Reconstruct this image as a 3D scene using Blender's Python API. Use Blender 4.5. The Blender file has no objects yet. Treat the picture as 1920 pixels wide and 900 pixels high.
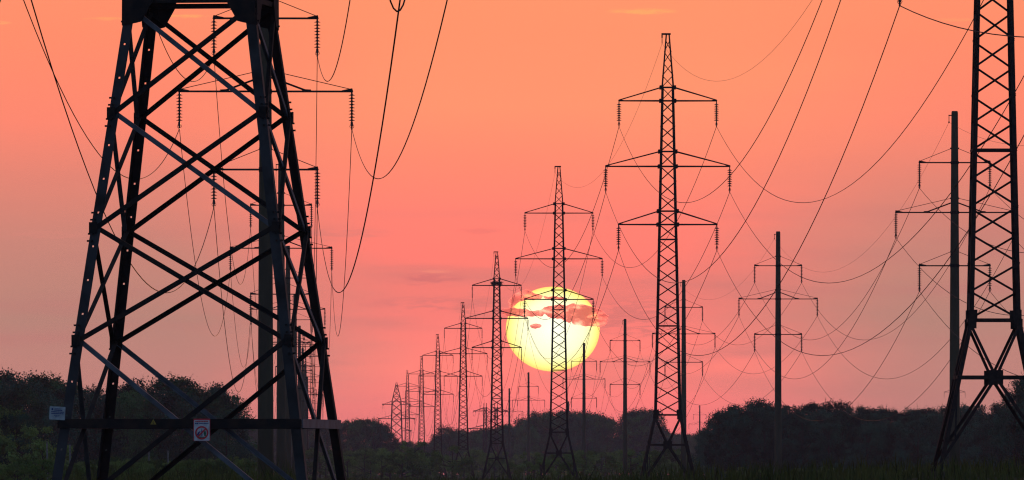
import bpy, bmesh, math, random
from mathutils import Vector, Matrix, noise

SC = bpy.context.scene
COL = SC.collection
R = math.radians
F = 18950.0            # focal length in photograph pixels (1920 wide)
HY = 885.0             # horizon row in the photograph
CAMZ = 1.6

def lin(r, g, b):
    def c(v):
        v /= 255.0
        return v / 12.92 if v <= 0.04045 else ((v + 0.055) / 1.055) ** 2.4
    return (c(r), c(g), c(b), 1.0)

# ------------------------------------------------------------ camera
cd = bpy.data.cameras.new('camera')
cam = bpy.data.objects.new('camera', cd)
COL.objects.link(cam)
cam.location = (0, 0, CAMZ)
cam.rotation_euler = (R(90), 0, 0)
cd.sensor_width = 36.0
cd.lens = 36.0 * F / 1920.0
cd.shift_y = (HY - 450.0) / 1920.0
cd.clip_start = 1.0
cd.clip_end = 200000.0
SC.camera = cam

SC.view_settings.view_transform = 'Standard'
SC.view_settings.look = 'None'
SC.view_settings.exposure = 0.0
SC.view_settings.gamma = 1.0
SC.cycles.use_denoising = True
SC.cycles.max_bounces = 6
SC.cycles.transparent_max_bounces = 12
SC.cycles.volume_bounces = 1
SC.cycles.filter_width = 1.2

# ------------------------------------------------------------ sky
SUN_AZ = (1037 - 960) / F      # radians, from +Y towards +X
SUN_EL = (HY - 617) / F
world = bpy.data.worlds.new('World')
SC.world = world
world.use_nodes = True
nt = world.node_tree
nt.nodes.clear()
N = nt.nodes.new
L = nt.links.new

def wmath(op, a, b=None, c=None, clamp=False):
    n = N('ShaderNodeMath'); n.operation = op; n.use_clamp = clamp
    for i, v in enumerate((a, b, c)):
        if v is None: continue
        if isinstance(v, (int, float)): n.inputs[i].default_value = v
        else: L(v, n.inputs[i])
    return n.outputs[0]

def wramp(fac, stops):
    n = N('ShaderNodeValToRGB')
    cr = n.color_ramp
    cr.interpolation = 'EASE' if False else 'LINEAR'
    while len(cr.elements) > 1: cr.elements.remove(cr.elements[-1])
    cr.elements[0].position = stops[0][0]; cr.elements[0].color = stops[0][1]
    for p, c in stops[1:]:
        e = cr.elements.new(p); e.color = c
    L(fac, n.inputs[0])
    return n.outputs[0]

def wmix(f, a, b):
    n = N('ShaderNodeMix'); n.data_type = 'RGBA'
    if isinstance(f, (int, float)): n.inputs[0].default_value = f
    else: L(f, n.inputs[0])
    for i, v in ((6, a), (7, b)):
        if isinstance(v, tuple): n.inputs[i].default_value = v
        else: L(v, n.inputs[i])
    return n.outputs[2]

def wsmooth(v, lo, hi, a=0.0, b=1.0):
    n = N('ShaderNodeMapRange'); n.interpolation_type = 'SMOOTHSTEP'
    L(v, n.inputs[0])
    for i, q in enumerate((lo, hi, a, b)): n.inputs[i + 1].default_value = q
    return n.outputs[0]

tc = N('ShaderNodeTexCoord')
sep = N('ShaderNodeSeparateXYZ'); L(tc.outputs['Generated'], sep.inputs[0])
dx, dy, dz = sep.outputs
el = wmath('MULTIPLY', wmath('ARCSINE', dz), 180 / math.pi)         # degrees up
az = wmath('MULTIPLY', wmath('ARCTAN2', dx, dy), 180 / math.pi)      # degrees right of the view
# in the few degrees round the sun: height ramp, 0..3 degrees
elf = wmath('DIVIDE', el, 3.0, clamp=True)
Y = lambda y: math.degrees((HY - y) / F) / 3.0
centre = wramp(elf, [(0.0, lin(240, 118, 120)), (Y(760), lin(276, 132, 126)), (Y(690), lin(280, 139, 125)), (Y(610), lin(264, 132, 121)),
                     (Y(560), lin(252, 129, 118)), (Y(480), lin(264, 130, 116)), (Y(400), lin(266, 134, 116)), (Y(300), lin(264, 142, 113)),
                     (Y(200), lin(262, 152, 112)), (Y(60), lin(261, 151, 109)), (1.0, lin(258, 154, 108))])
sides = wramp(elf, [(0.0, lin(180, 124, 118)), (Y(760), lin(204, 135, 124)), (Y(670), lin(199, 136, 124)),
                    (Y(600), lin(190, 136, 122)), (Y(453), lin(208, 136, 121)), (Y(330), lin(234, 136, 117)), (Y(230), lin(258, 138, 113)),
                    (Y(60), lin(262, 144, 108)), (1.0, lin(255, 152, 110))])
daz = wmath('ABSOLUTE', wmath('SUBTRACT', az, math.degrees(SUN_AZ)))
# slow unevenness of the thin dusk cloud
mp = N('ShaderNodeCombineXYZ')
L(wmath('MULTIPLY', az, 0.35), mp.inputs[0]); L(wmath('MULTIPLY', el, 1.6), mp.inputs[1]); mp.inputs[2].default_value = 3.7
ns = N('ShaderNodeTexNoise'); ns.inputs['Scale'].default_value = 1.0; ns.inputs['Detail'].default_value = 5.0
ns.inputs['Roughness'].default_value = 0.55
L(mp.outputs[0], ns.inputs['Vector'])
soft = wmath('SUBTRACT', ns.outputs[0], 0.5)
sf = wsmooth(wmath('ADD', daz, wmath('MULTIPLY', soft, 1.8)), 0.55, 2.3)
low = wmix(sf, centre, sides)
# mauve cloud bands low in the sky
mp2 = N('ShaderNodeCombineXYZ')
L(wmath('MULTIPLY', az, 0.55), mp2.inputs[0]); L(wmath('MULTIPLY', el, 5.0), mp2.inputs[1]); mp2.inputs[2].default_value = 9.1
n2 = N('ShaderNodeTexNoise'); n2.inputs['Scale'].default_value = 1.0; n2.inputs['Detail'].default_value = 6.0
L(mp2.outputs[0], n2.inputs['Vector'])
band = wmath('MULTIPLY', wsmooth(n2.outputs[0], 0.46, 0.72), wsmooth(el, 1.9, 0.9))
band = wmath('MULTIPLY', band, wsmooth(el, 0.3, 0.7))
low = wmix(wmath('MULTIPLY', band, 0.5), low, lin(198, 124, 118))
def wisp(px, py, wx, wy, col, k, seed):
    global low
    a0, e0 = math.degrees((px - 960) / F), math.degrees((HY - py) / F)
    wx, wy = math.degrees(wx / F), math.degrees(wy / F)
    cm = N('ShaderNodeCombineXYZ'); L(wmath('MULTIPLY', az, 9.0), cm.inputs[0]); L(wmath('MULTIPLY', el, 55.0), cm.inputs[1]); cm.inputs[2].default_value = seed
    nn = N('ShaderNodeTexNoise'); nn.inputs['Scale'].default_value = 1.0; nn.inputs['Detail'].default_value = 5.0; L(cm.outputs[0], nn.inputs['Vector'])
    u = wmath('DIVIDE', wmath('SUBTRACT', az, a0), wx)
    v = wmath('DIVIDE', wmath('ADD', wmath('SUBTRACT', el, e0), wmath('MULTIPLY', wmath('SUBTRACT', nn.outputs[0], 0.5), wy * 2.2)), wy)
    d = wmath('ADD', wmath('MULTIPLY', u, u), wmath('MULTIPLY', v, v))
    m = wmath('MULTIPLY', wsmooth(d, 1.0, 0.1), wsmooth(nn.outputs[0], 0.3, 0.6))
    low = wmix(wmath('MULTIPLY', m, k), low, col)
wisp(1205, 21, 75, 6, lin(255, 178, 105), 0.75, 2.2)
wisp(205, 36, 60, 4, lin(255, 172, 104), 0.55, 5.2)
wisp(345, 31, 60, 4, lin(255, 176, 104), 0.65, 7.9)
wisp(5, 44, 22, 4, lin(255, 176, 110), 0.5, 1.1)
wisp(1790, 38, 60, 4, lin(255, 160, 108), 0.45, 3.3)
wisp(805, 522, 80, 12, lin(214, 112, 112), 0.6, 4.4)
wisp(815, 509, 42, 4, lin(255, 146, 122), 0.55, 6.1)
wisp(800, 568, 150, 16, lin(222, 120, 116), 0.5, 8.4)
wisp(640, 436, 130, 14, lin(214, 126, 118), 0.35, 11.4)
wisp(60, 440, 130, 10, lin(222, 138, 124), 0.4, 13.4)
wisp(900, 432, 60, 7, lin(240, 122, 112), 0.5, 17.4)
wisp(1190, 590, 120, 40, lin(206, 118, 112), 0.55, 19.4)
wisp(905, 575, 70, 30, lin(214, 122, 114), 0.5, 23.4)
wisp(1000, 706, 90, 5, lin(255, 140, 128), 0.5, 27.4)
# the wider sky: peach, then dusky blue overhead and away from the sun
SUNV = Vector((math.sin(SUN_AZ) * math.cos(SUN_EL), math.cos(SUN_AZ) * math.cos(SUN_EL), math.sin(SUN_EL)))
dt = N('ShaderNodeVectorMath'); dt.operation = 'DOT_PRODUCT'
L(tc.outputs['Generated'], dt.inputs[0]); dt.inputs[1].default_value = SUNV
ang = wmath('MULTIPLY', wmath('ARCCOSINE', wmath('MINIMUM', dt.outputs['Value'], 1.0)), 180 / math.pi)
wide = wramp(wmath('DIVIDE', ang, 180.0), [(0.0, lin(255, 152, 110)), (0.05, lin(246, 150, 120)), (0.13, lin(200, 138, 132)),
                                         (0.28, lin(138, 130, 148)), (0.5, lin(104, 126, 158)), (1.0, lin(98, 124, 162))])
sky = wmix(wsmooth(ang, 2.8, 9.0), low, wide)
under = wramp(wmath('DIVIDE', ang, 180.0), [(0.0, lin(226, 92, 104)), (0.1, lin(120, 80, 90)), (1.0, lin(60, 68, 88))])
sky = wmix(wsmooth(el, 0.0, -1.5), sky, under)
bg = N('ShaderNodeBackground'); L(sky, bg.inputs[0]); bg.inputs[1].default_value = 1.0
wo = N('ShaderNodeOutputWorld'); L(bg.outputs[0], wo.inputs[0])

# ------------------------------------------------------------ sun lamp (dusk: low and weak)
ld = bpy.data.lights.new('sun_light', 'SUN')
ld.energy = 1.2
ld.angle = R(0.53)
ld.color = (1.0, 0.36, 0.17)
sl = bpy.data.objects.new('sun_light', ld)
COL.objects.link(sl)
LV = Vector((math.sin(SUN_AZ) * math.cos(R(1.9)), math.cos(SUN_AZ) * math.cos(R(1.9)), math.sin(R(1.9))))
sl.rotation_euler = LV.to_track_quat('Z', 'Y').to_euler()

# ------------------------------------------------------------ materials
def mat(name, col, rough=0.7, metal=0.0, col2=None, scale=3.0, bump=0.0, spec=0.4, detail=6.0, lo=0.4, hi=0.65, coords='Object', stretch=None):
    m = bpy.data.materials.new(name); m.use_nodes = True
    t = m.node_tree; b = t.nodes['Principled BSDF']
    b.inputs['Roughness'].default_value = rough; b.inputs['Metallic'].default_value = metal
    b.inputs['Specular IOR Level'].default_value = spec
    col = tuple(col[:3]) + (1,)
    if col2 is None:
        col2 = tuple(c * 0.7 for c in col[:3]) + (1,)
    col2 = tuple(col2[:3]) + (1,)
    c = t.nodes.new('ShaderNodeTexCoord')
    n = t.nodes.new('ShaderNodeTexNoise'); n.inputs['Scale'].default_value = scale; n.inputs['Detail'].default_value = detail
    if coords == 'World':
        g = t.nodes.new('ShaderNodeNewGeometry'); src = g.outputs['Position']
    else:
        src = c.outputs['Object']
    if stretch:
        mpn = t.nodes.new('ShaderNodeMapping'); mpn.inputs['Scale'].default_value = stretch
        t.links.new(src, mpn.inputs[0]); src = mpn.outputs[0]
    t.links.new(src, n.inputs['Vector'])
    rp = t.nodes.new('ShaderNodeValToRGB')
    rp.color_ramp.elements[0].position = lo; rp.color_ramp.elements[0].color = col
    rp.color_ramp.elements[1].position = hi; rp.color_ramp.elements[1].color = col2
    t.links.new(n.outputs[0], rp.inputs[0]); t.links.new(rp.outputs[0], b.inputs['Base Color'])
    if bump:
        bn = t.nodes.new('ShaderNodeBump'); bn.inputs['Strength'].default_value = bump
        t.links.new(n.outputs[0], bn.inputs['Height']); t.links.new(bn.outputs[0], b.inputs['Normal'])
    return m

M_dark = mat('dark_steel', (0.012, 0.011, 0.012), 0.8, 0.0, (0.030, 0.02, 0.016), 5, coords='World', spec=0.2)
M_skytint = mat('steel_skylight_tint', (0.105, 0.12, 0.145), 0.6, 0.0, (0.045, 0.045, 0.05), 4, coords='World', spec=0.3, lo=0.35, hi=0.75)  # paler bluish copy of the dark steel, dusk sky light put into its colour
M_far = mat('weathered_steel', (0.018, 0.012, 0.013), 0.85, 0.0, (0.026, 0.015, 0.013), 2, coords='World', spec=0.2)
M_conc = mat('weathered_concrete', (0.085, 0.068, 0.042), 0.9, 0.0, (0.06, 0.05, 0.034), 1.6, 0.3, spec=0.2, coords='World', stretch=(1, 1, 0.25))
M_wire = mat('aluminium_wire', (0.04, 0.03, 0.03), 0.8, 0.0, (0.03, 0.025, 0.025), 1, coords='World', spec=0.1)
M_glass = mat('insulator_glass', (0.035, 0.03, 0.03), 0.45, 0.0, (0.05, 0.045, 0.04), 8, spec=0.3)
M_ground = mat('meadow_soil', (0.045, 0.05, 0.022), 0.95, 0.0, (0.07, 0.06, 0.035), 0.08, 0.0, coords='World', spec=0.0)
M_path = mat('dry_earth', (0.10, 0.085, 0.06), 0.95, 0.0, (0.07, 0.065, 0.045), 0.6, 0.4, coords='World', spec=0.1)
M_bark = mat('tree_bark', (0.028, 0.022, 0.018), 0.95, 0.0, (0.04, 0.034, 0.03), 6, 0.3, spec=0.1)
M_post = mat('pale_post_wood', (0.20, 0.195, 0.185), 0.9, 0.0, (0.12, 0.115, 0.105), 9, spec=0.1)
M_plate = mat('sign_enamel', (0.40, 0.44, 0.46), 0.5, 0.0, (0.30, 0.33, 0.35), 14, spec=0.3)
M_signw = mat('sign_white', (0.62, 0.60, 0.62), 0.5, 0.0, (0.46, 0.44, 0.46), 14, spec=0.3)
M_signr = mat('sign_red', (0.6, 0.03, 0.04), 0.5, 0.0, (0.5, 0.03, 0.04), 9)
M_signb = mat('sign_blue_print', (0.035, 0.05, 0.17), 0.5, 0.0, (0.04, 0.06, 0.2), 9)
M_signg = mat('sign_green_print', (0.03, 0.12, 0.06), 0.5, 0.0, (0.03, 0.14, 0.07), 9)
M_signy = mat('sign_yellow', (0.36, 0.25, 0.02), 0.5, 0.0, (0.26, 0.17, 0.02), 9)
M_signk = mat('sign_black_print', (0.02, 0.02, 0.02), 0.5)

def leafmat(name, a, b, trans=0.3):
    m = bpy.data.materials.new(name); m.use_nodes = True
    t = m.node_tree; t.nodes.clear()
    g = t.nodes.new('ShaderNodeNewGeometry'); oi = t.nodes.new('ShaderNodeObjectInfo')
    n = t.nodes.new('ShaderNodeTexNoise'); n.inputs['Scale'].default_value = 0.33; n.inputs['Detail'].default_value = 5
    t.links.new(g.outputs['Position'], n.inputs['Vector'])
    ad = t.nodes.new('ShaderNodeMath'); ad.operation = 'MULTIPLY_ADD'
    t.links.new(oi.outputs['Random'], ad.inputs[0]); ad.inputs[1].default_value = 0.7; 
    sb = t.nodes.new('ShaderNodeMath'); sb.operation = 'MULTIPLY_ADD'; t.links.new(n.outputs[0], sb.inputs[0]); sb.inputs[1].default_value = 3.0; sb.inputs[2].default_value = -1.35
    t.links.new(sb.outputs[0], ad.inputs[2])
    rp = t.nodes.new('ShaderNodeValToRGB')
    rp.color_ramp.elements[0].color = tuple(a) + (1,); rp.color_ramp.elements[1].color = tuple(b) + (1,)
    rp.color_ramp.elements[0].position = 0.1; rp.color_ramp.elements[1].position = 0.95
    t.links.new(ad.outputs[0], rp.inputs[0])
    d = t.nodes.new('ShaderNodeBsdfDiffuse'); tr = t.nodes.new('ShaderNodeBsdfTranslucent')
    t.links.new(rp.outputs[0], d.inputs[0]); t.links.new(rp.outputs[0], tr.inputs[0])
    mx = t.nodes.new('ShaderNodeMixShader'); mx.inputs[0].default_value = trans
    t.links.new(d.outputs[0], mx.inputs[1]); t.links.new(tr.outputs[0], mx.inputs[2])
    o = t.nodes.new('ShaderNodeOutputMaterial'); t.links.new(mx.outputs[0], o.inputs[0])
    return m

M_leaf = leafmat('tree_leaves', (0.010, 0.030, 0.014), (0.060, 0.145, 0.050), 0.0)
M_leafd = leafmat('dense_tree_leaves', (0.006, 0.021, 0.015), (0.034, 0.105, 0.066), 0.0)
M_bush = leafmat('shrub_leaves', (0.045, 0.08, 0.024), (0.16, 0.23, 0.06), 0.05)
M_grass = leafmat('tall_grass_blades', (0.024, 0.036, 0.012), (0.085, 0.105, 0.03), 0.1)

# ------------------------------------------------------------ mesh helpers
class MB:
    def __init__(s): s.v = []; s.f = []
    def quadbox(s, pts8):
        k = len(s.v); s.v += [tuple(p) for p in pts8]
        for f in ((0, 3, 2, 1), (4, 5, 6, 7), (0, 1, 5, 4), (1, 2, 6, 5), (2, 3, 7, 6), (3, 0, 4, 7)):
            s.f.append(tuple(k + i for i in f))
    def box(s, x0, x1, y0, y1, z0, z1):
        s.quadbox([(x0, y0, z0), (x1, y0, z0), (x1, y1, z0), (x0, y1, z0), (x0, y0, z1), (x1, y0, z1), (x1, y1, z1), (x0, y1, z1)])
    def bar(s, p, q, w, d=None, up=None):
        p = Vector(p); q = Vector(q); d = d or w
        ax = (q - p); 
        if ax.length < 1e-6: return
        ax.normalize()
        u = Vector(up) if up else (Vector((0, 0, 1)) if abs(ax.z) < 0.9 else Vector((0, 1, 0)))
        a = ax.cross(u).normalized() * (w / 2); b = ax.cross(a).normalized() * (d / 2)
        s.quadbox([p - a - b, p + a - b, p + a + b, p - a + b, q - a - b, q + a - b, q + a + b, q - a + b])
    def tube(s, pts, r, n=4, r2=None):
        pts = [Vector(p) for p in pts]; k0 = len(s.v); m = len(pts)
        for i, p in enumerate(pts):
            t = (pts[min(i + 1, m - 1)] - pts[max(i - 1, 0)]).normalized()
            u = Vector((0, 0, 1)) if abs(t.z) < 0.95 else Vector((0, 1, 0))
            a = t.cross(u).normalized(); b = t.cross(a).normalized()
            rr = r if r2 is None else r + (r2 - r) * i / (m - 1)
            for j in range(n):
                th = 2 * math.pi * j / n + 0.4
                s.v.append(tuple(p + a * (rr * math.cos(th)) + b * (rr * math.sin(th))))
        for i in range(m - 1):
            for j in range(n):
                j2 = (j + 1) % n
                s.f.append((k0 + i * n + j, k0 + i * n + j2, k0 + (i + 1) * n + j2, k0 + (i + 1) * n + j))
        s.f.append(tuple(k0 + j for j in range(n))[::-1]); s.f.append(tuple(k0 + (m - 1) * n + j for j in range(n)))
    def lathe(s, prof, n=8, o=(0, 0, 0)):
        k0 = len(s.v)
        for r, z in prof:
            for j in range(n):
                th = 2 * math.pi * j / n
                s.v.append((o[0] + r * math.cos(th), o[1] + r * math.sin(th), o[2] + z))
        m = len(prof)
        for i in range(m - 1):
            for j in range(n):
                j2 = (j + 1) % n
                s.f.append((k0 + i * n + j, k0 + i * n + j2, k0 + (i + 1) * n + j2, k0 + (i + 1) * n + j))
        s.f.append(tuple(k0 + j for j in range(n))[::-1]); s.f.append(tuple(k0 + (m - 1) * n + j for j in range(n)))
    def mesh(s, name, m):
        me = bpy.data.meshes.new(name); me.from_pydata(s.v, [], s.f); me.materials.append(m); me.update()
        return me

def link(name, me, parent=None):
    o = bpy.data.objects.new(name, me); COL.objects.link(o)
    if parent is not None: o.parent = parent
    return o
def tag(o, label=None, cat=None, group=None, kind=None):
    if label: o['label'] = label
    if cat: o['category'] = cat
    if group: o['group'] = group
    if kind: o['kind'] = kind
    return o
def empty(name, loc, rz=0.0):
    o = bpy.data.objects.new(name, None); COL.objects.link(o); o.location = loc; o.rotation_euler = (0, 0, rz)
    o.empty_display_size = 0.5
    return o
def at(px, D, py=None):
    return ((px - 960) / F * D, D, CAMZ + (HY - py) / F * D if py is not None else 0.0)

# a rolled steel angle of unit flange and unit length, shared by all single members
def angle_mesh(name, m, t=0.13):
    b = MB(); b.box(-0.5, 0.5, 0, t, 0, 1); b.box(0.5 - t, 0.5, t, 1.0, 0, 1)
    return b.mesh(name, m)
ANG = {'dark': angle_mesh('angle_dark', M_dark), 'skytint': angle_mesh('angle_skytint', M_skytint), 'far': angle_mesh('angle_weathered', M_far)}
UNIT = {}
for kk, mm in (('dark', M_dark), ('skytint', M_skytint), ('far', M_far)):
    b = MB(); b.box(-0.5, 0.5, -0.5, 0.5, 0, 1); UNIT[kk] = b.mesh('plate_' + kk, mm)

def member(name, p, q, w, parent, outward, kind='dark', me=None, wy=None, off=0.0):
    """steel angle from p to q; its broad flange faces `outward`"""
    p = Vector(p); q = Vector(q); ax = q - p; Ln = ax.length; ax = ax / Ln
    n = Vector(outward); n = (n - ax * n.dot(ax)).normalized()
    yv = -n; xv = yv.cross(ax)
    Mx = Matrix(((xv.x, yv.x, ax.x), (xv.y, yv.y, ax.y), (xv.z, yv.z, ax.z))).to_4x4()
    o = link(name, me or ANG[kind], parent)
    o.matrix_basis = Matrix.Translation(p + n * off) @ Mx @ Matrix.Diagonal((w, wy or w, Ln, 1))
    return o
def plate(name, c, w, h, t, parent, outward, kind='dark'):
    c = Vector(c)
    return member(name, c - Vector((0, 0, h / 2)), c + Vector((0, 0, h / 2)), w, parent, outward, me=UNIT[kind], wy=t)

# ------------------------------------------------------------ ground
GX0, GX1, GY0, GY1 = -2600, 2600, -60, 6400
T_POS = [  # px, distance, base height
    (1863, 355, 1.5), (1252, 678, 0), (1048, 972, 0), (931.5, 1349, 0), (868.5, 1752, 0), (821, 2159, 0), (790.5, 2567, 0), (764, 2932, 0)]
def gz(x, y):
    h = 0.25 * (noise.noise(Vector((x * 0.012, y * 0.008, 1.3))))
    X0 = (1863 - 960) / F * 355
    h += 1.5 * math.exp(-((x - X0) ** 2 / (2 * 16 ** 2) + (y - 355) ** 2 / (2 * 30 ** 2)))
    return h
def make_ground():
    xs = [-2600, -1500, -800, -400, -200] + [i * 8 for i in range(-15, 16)] + [200, 400, 800, 1500, 2600]
    ys = [-60, -20, 0] + [i * 14 for i in range(1, 60)] + [850 + i * 90 for i in range(0, 62)]
    v = [(x, y, gz(x, y)) for y in ys for x in xs]; nx = len(xs)
    f = [(j * nx + i, j * nx + i + 1, (j + 1) * nx + i + 1, (j + 1) * nx + i) for j in range(len(ys) - 1) for i in range(nx - 1)]
    me = bpy.data.meshes.new('ground'); me.from_pydata(v, [], f); me.materials.append(M_ground)
    for p in me.polygons: p.use_smooth = True
    tag(link('ground', me), kind='structure')
make_ground()

# ------------------------------------------------------------ insulator string
def disc_mesh(r, t):
    b = MB(); b.lathe([(0.03, t * 0.9), (0.05, t * 0.75), (r * 0.55, t * 0.45), (r, t * 0.12), (r * 0.9, 0.0), (0.03, -0.01)], 10)
    return b.mesh('insulator_disc', M_glass)
DISC_T = disc_mesh(0.17, 0.11)      # stacked porcelain discs on the lattice pylons
DISC_P = disc_mesh(0.135, 0.06)     # flat glass discs on the concrete poles
def string_obj(parent, tip, length, ndisc, sp, dm, top_gap, detail):
    b = MB(); x, y, z = 0, 0, 0
    b.tube([(0, 0, 0), (0, 0, -length + 0.05)], 0.035, 5)
    b.bar((0, 0, -length + 0.28), (0, 0, -length + 0.12), 0.10, 0.10)          # clamp yoke
    b.bar((0, -0.12, -length + 0.02), (0, 0.12, -length + 0.02), 0.06, 0.08)    # suspension clamp
    b.bar((0, 0, 0.02), (0, 0, -0.12), 0.07, 0.07)
    # arcing ring under the last disc
    zr = -top_gap - ndisc * sp - 0.10
    ring = [(0.085 * math.cos(a * math.pi / 4), 0, zr + 0.085 * math.sin(a * math.pi / 4)) for a in range(9)]
    b.tube(ring, 0.012, 3)
    if not detail:
        for k in range(ndisc):
            zz = -top_gap - k * sp
            r = 0.13
            b.lathe([(0.04, zz + sp * 0.35), (r, zz + 0.01), (0.03, zz - 0.02)], 6)
    o = link('insulator_string', b.mesh('insulator_string', M_glass), parent); o.location = tip
    if detail:
        for k in range(ndisc):
            d = link('disc', dm, o); d.location = (0, 0, -top_gap - k * sp)
    return o
_SM = {}
def string(parent, tip, kind, detail):
    L_, n, sp, dm, tg = (1.72, 8, 0.15, DISC_T, 0.28) if kind == 'T' else (1.5, 9, 0.125, DISC_P, 0.16)
    key = (kind, detail)
    if key not in _SM:
        o = string_obj(parent, tip, L_, n, sp, dm, tg, detail); _SM[key] = o.data
        return o
    o = link('insulator_string', _SM[key], parent); o.location = tip
    if detail:
        for k in range(n):
            d = link('disc', dm, o); d.location = (0, 0, -tg - k * sp)
    return o

# ------------------------------------------------------------ lattice suspension pylon (line T)
ARMS_T = [(26.5, 27.4, 3.27), (22.1, 23.1, 4.16), (18.2, 19.1, 3.3)]
def hw_T(z):     # half width of the body
    if z <= 5.43: return 0.9 + (5.43 - z) * 0.222
    if z <= 27.4: return 0.9 - (z - 5.43) / (27.4 - 5.43) * (0.9 - 0.42)
    return 0.42 - (z - 27.4) / 3.55 * (0.42 - 0.14)
CORN = [(-1, -1), (1, -1), (1, 1), (-1, 1)]
def corner(i, z, hw=hw_T):
    w = hw(z); cx, cy = CORN[i % 4]; return Vector((cx * w, cy * w, z))
FACES = [(0, 1, (0, -1, 0)), (1, 2, (1, 0, 0)), (2, 3, (0, 1, 0)), (3, 0, (-1, 0, 0))]
def levels(a, b, n): return [a + (b - a) * i / n for i in range(n)]
LV_T = levels(5.43, 11.4, 6) + levels(11.4, 17.2, 6) + [17.2, 18.2] + levels(19.1, 22.1, 3) + [22.1] + levels(23.1, 26.5, 4) + [26.5] + levels(27.4, 30.6, 4) + [30.6]
HOR_T = [5.43, 11.4, 17.2, 18.2, 19.1, 22.1, 23.1, 26.5, 27.4]

def lattice_pylon(px, D, bz, label, single, detail, flip=0, extra=None):
    x = (px - 960) / F * D
    kd = 'dark' if D < 800 else 'far'
    mt = M_dark if D < 800 else M_far
    t = empty('lattice_pylon', (x, D, bz), R(1.0))
    tag(t, label, 'pylon', 'steel lattice pylons of the right hand line')
    J = MB()           # members too small to pick apart on the far ones
    def mem(name, p, q, w, n, force=False):
        if single or force: member(name, p, q, w, t, n, kd)
        else: J.bar(p, q, w, w * 0.8, up=n)
    # four legs, in one length below and one above the waist
    for i in range(4):
        b = MB(); cx, cy = CORN[i]; w = 0.15 if D < 1200 else 0.19
        for za, zb in ((0.05, 5.43), (5.43, 27.4), (27.4, 30.95)):
            p = corner(i, za); q = corner(i, zb); ww = w if zb < 28 else 0.09
            t_ = 0.022
            # angle section with the heel outwards
            for (ax, ay) in (((-cx) * ww, -cy * t_), ((-cx) * t_, -cy * ww)):
                b.quadbox([p, p + Vector((ax, 0, 0)), p + Vector((ax, ay, 0)), p + Vector((0, ay, 0)),
                           q, q + Vector((ax, 0, 0)), q + Vector((ax, ay, 0)), q + Vector((0, ay, 0))])
        link('leg', b.mesh('leg', mt), t)
        g = MB(); c = corner(i, 0); g.box(c.x - 0.3, c.x + 0.3, c.y - 0.3, c.y + 0.3, -0.6, 0.12)
        link('footing', g.mesh('footing', M_conc), t)
    # zigzag bracing, mirrored between opposite faces
    for fi, (a, b_, n) in enumerate(FACES):
        for k in range(len(LV_T) - 1):
            z0, z1 = LV_T[k], LV_T[k + 1]
            s = (k + (1 if fi in (1, 2) else 0)) % 2
            s = (k + (0 if fi in (0, 1) else 0)) % 2
            # opposite faces run the opposite way as seen from one side
            p = corner(a if s else b_, z0); q = corner(b_ if s else a, z1)
            mem('brace', p, q, (0.075 if z1 < 27 else 0.055) * (1 if D < 1200 else 1.45), n)
        for z in HOR_T:
            mem('horizontal', corner(a, z), corner(b_, z), 0.11 if z in (5.43,) else 0.085, n)
        # leg section: vee down to a centre node and out again
        zc = 3.42; wc = hw_T(zc); ctr = Vector(n) * wc + Vector((0, 0, zc))
        mem('horizontal', corner(a, zc), corner(b_, zc), 0.12, n)
        for c in (a, b_):
            mem('brace', corner(c, 5.38), ctr, 0.10, n)
            mem('brace', ctr, corner(c, 0.35), 0.11, n)
            # small stiffeners between leg and brace
            pb = ctr.lerp(corner(c, 0.35), 0.72)
            mem('stiffener', corner(c, zc - 0.05), pb, 0.065, n)
            mem('stiffener', corner(c, pb.z), pb, 0.07, n)
        if D < 1500:
            plate('gusset', ctr, 0.5 if fi in (0, 2) else 0.5, 0.5, 0.03, t, n, kd)
            for c in (a, b_):
                for z in (5.3, 5.62):
                    cc = corner(c, z); cc = cc + (Vector(corner(b_ if c == a else a, z)) - cc).normalized() * 0.12
                    if fi in (0, 2): plate('gusset', cc + Vector(n) * 0.015, 0.3, 0.34, 0.02, t, n, kd)
    # arm joints
    for zb, zt, _ in ARMS_T:
        for z in (zb, zt):
            for fi in (0, 2):
                a, b_, n = FACES[fi]
                for c in (a, b_):
                    if D < 1500: plate('gusset', corner(c, z) + Vector(n) * 0.012, 0.26, 0.26, 0.02, t, n, kd)
                    else: J.bar(corner(c, z) - Vector((0, 0, .12)), corner(c, z) + Vector((0, 0, .12)), 0.24, 0.05, up=n)
    if J.v:
        o = link('bracing', J.mesh('bracing', mt), t)
    # crossarms
    for zb, zt, half in ARMS_T:
        for s in (-1, 1):
            b = MB(); tip = Vector((s * half, 0, zb)); wb, wt = hw_T(zb), hw_T(zt)
            th = 0.085 if D < 1200 else 0.12
            for cy in (-1, 1):
                b.bar((s * wb, cy * wb, zb), tip + Vector((0, cy * 0.05, 0)), th, th)
                b.bar((s * wt, cy * wt, zt), tip + Vector((0, cy * 0.05, 0.05)), th * 0.8, th * 0.8)
            m_ = 3
            for k in range(1, m_ + 1):      # lacing in plan
                f0 = k / (m_ + 1); xx = s * (wb + (half - wb) * f0); yy = wb * (1 - f0)
                b.bar((xx, -yy, zb), (xx, yy, zb), 0.04)
                f1 = (k - 1) / (m_ + 1); x2 = s * (wb + (half - wb) * f1); y2 = wb * (1 - f1)
                b.bar((x2, -y2, zb), (xx, yy, zb), 0.035)
            b.bar(tip + Vector((-s * 0.30, 0, 0.03)), tip + Vector((s * 0.05, 0, 0.03)), 0.16, 0.07)
            arm = link('crossarm', b.mesh('crossarm', mt), t)
            string(t, tuple(tip), 'T', detail)
    # earth wire bracket on the peak
    b = MB(); b.bar((-0.42, 0, 30.98), (0.2, 0, 30.98), 0.14, 0.12); b.bar((-0.38, 0, 30.95), (-0.38, 0, 30.72), 0.09, 0.09)
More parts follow.
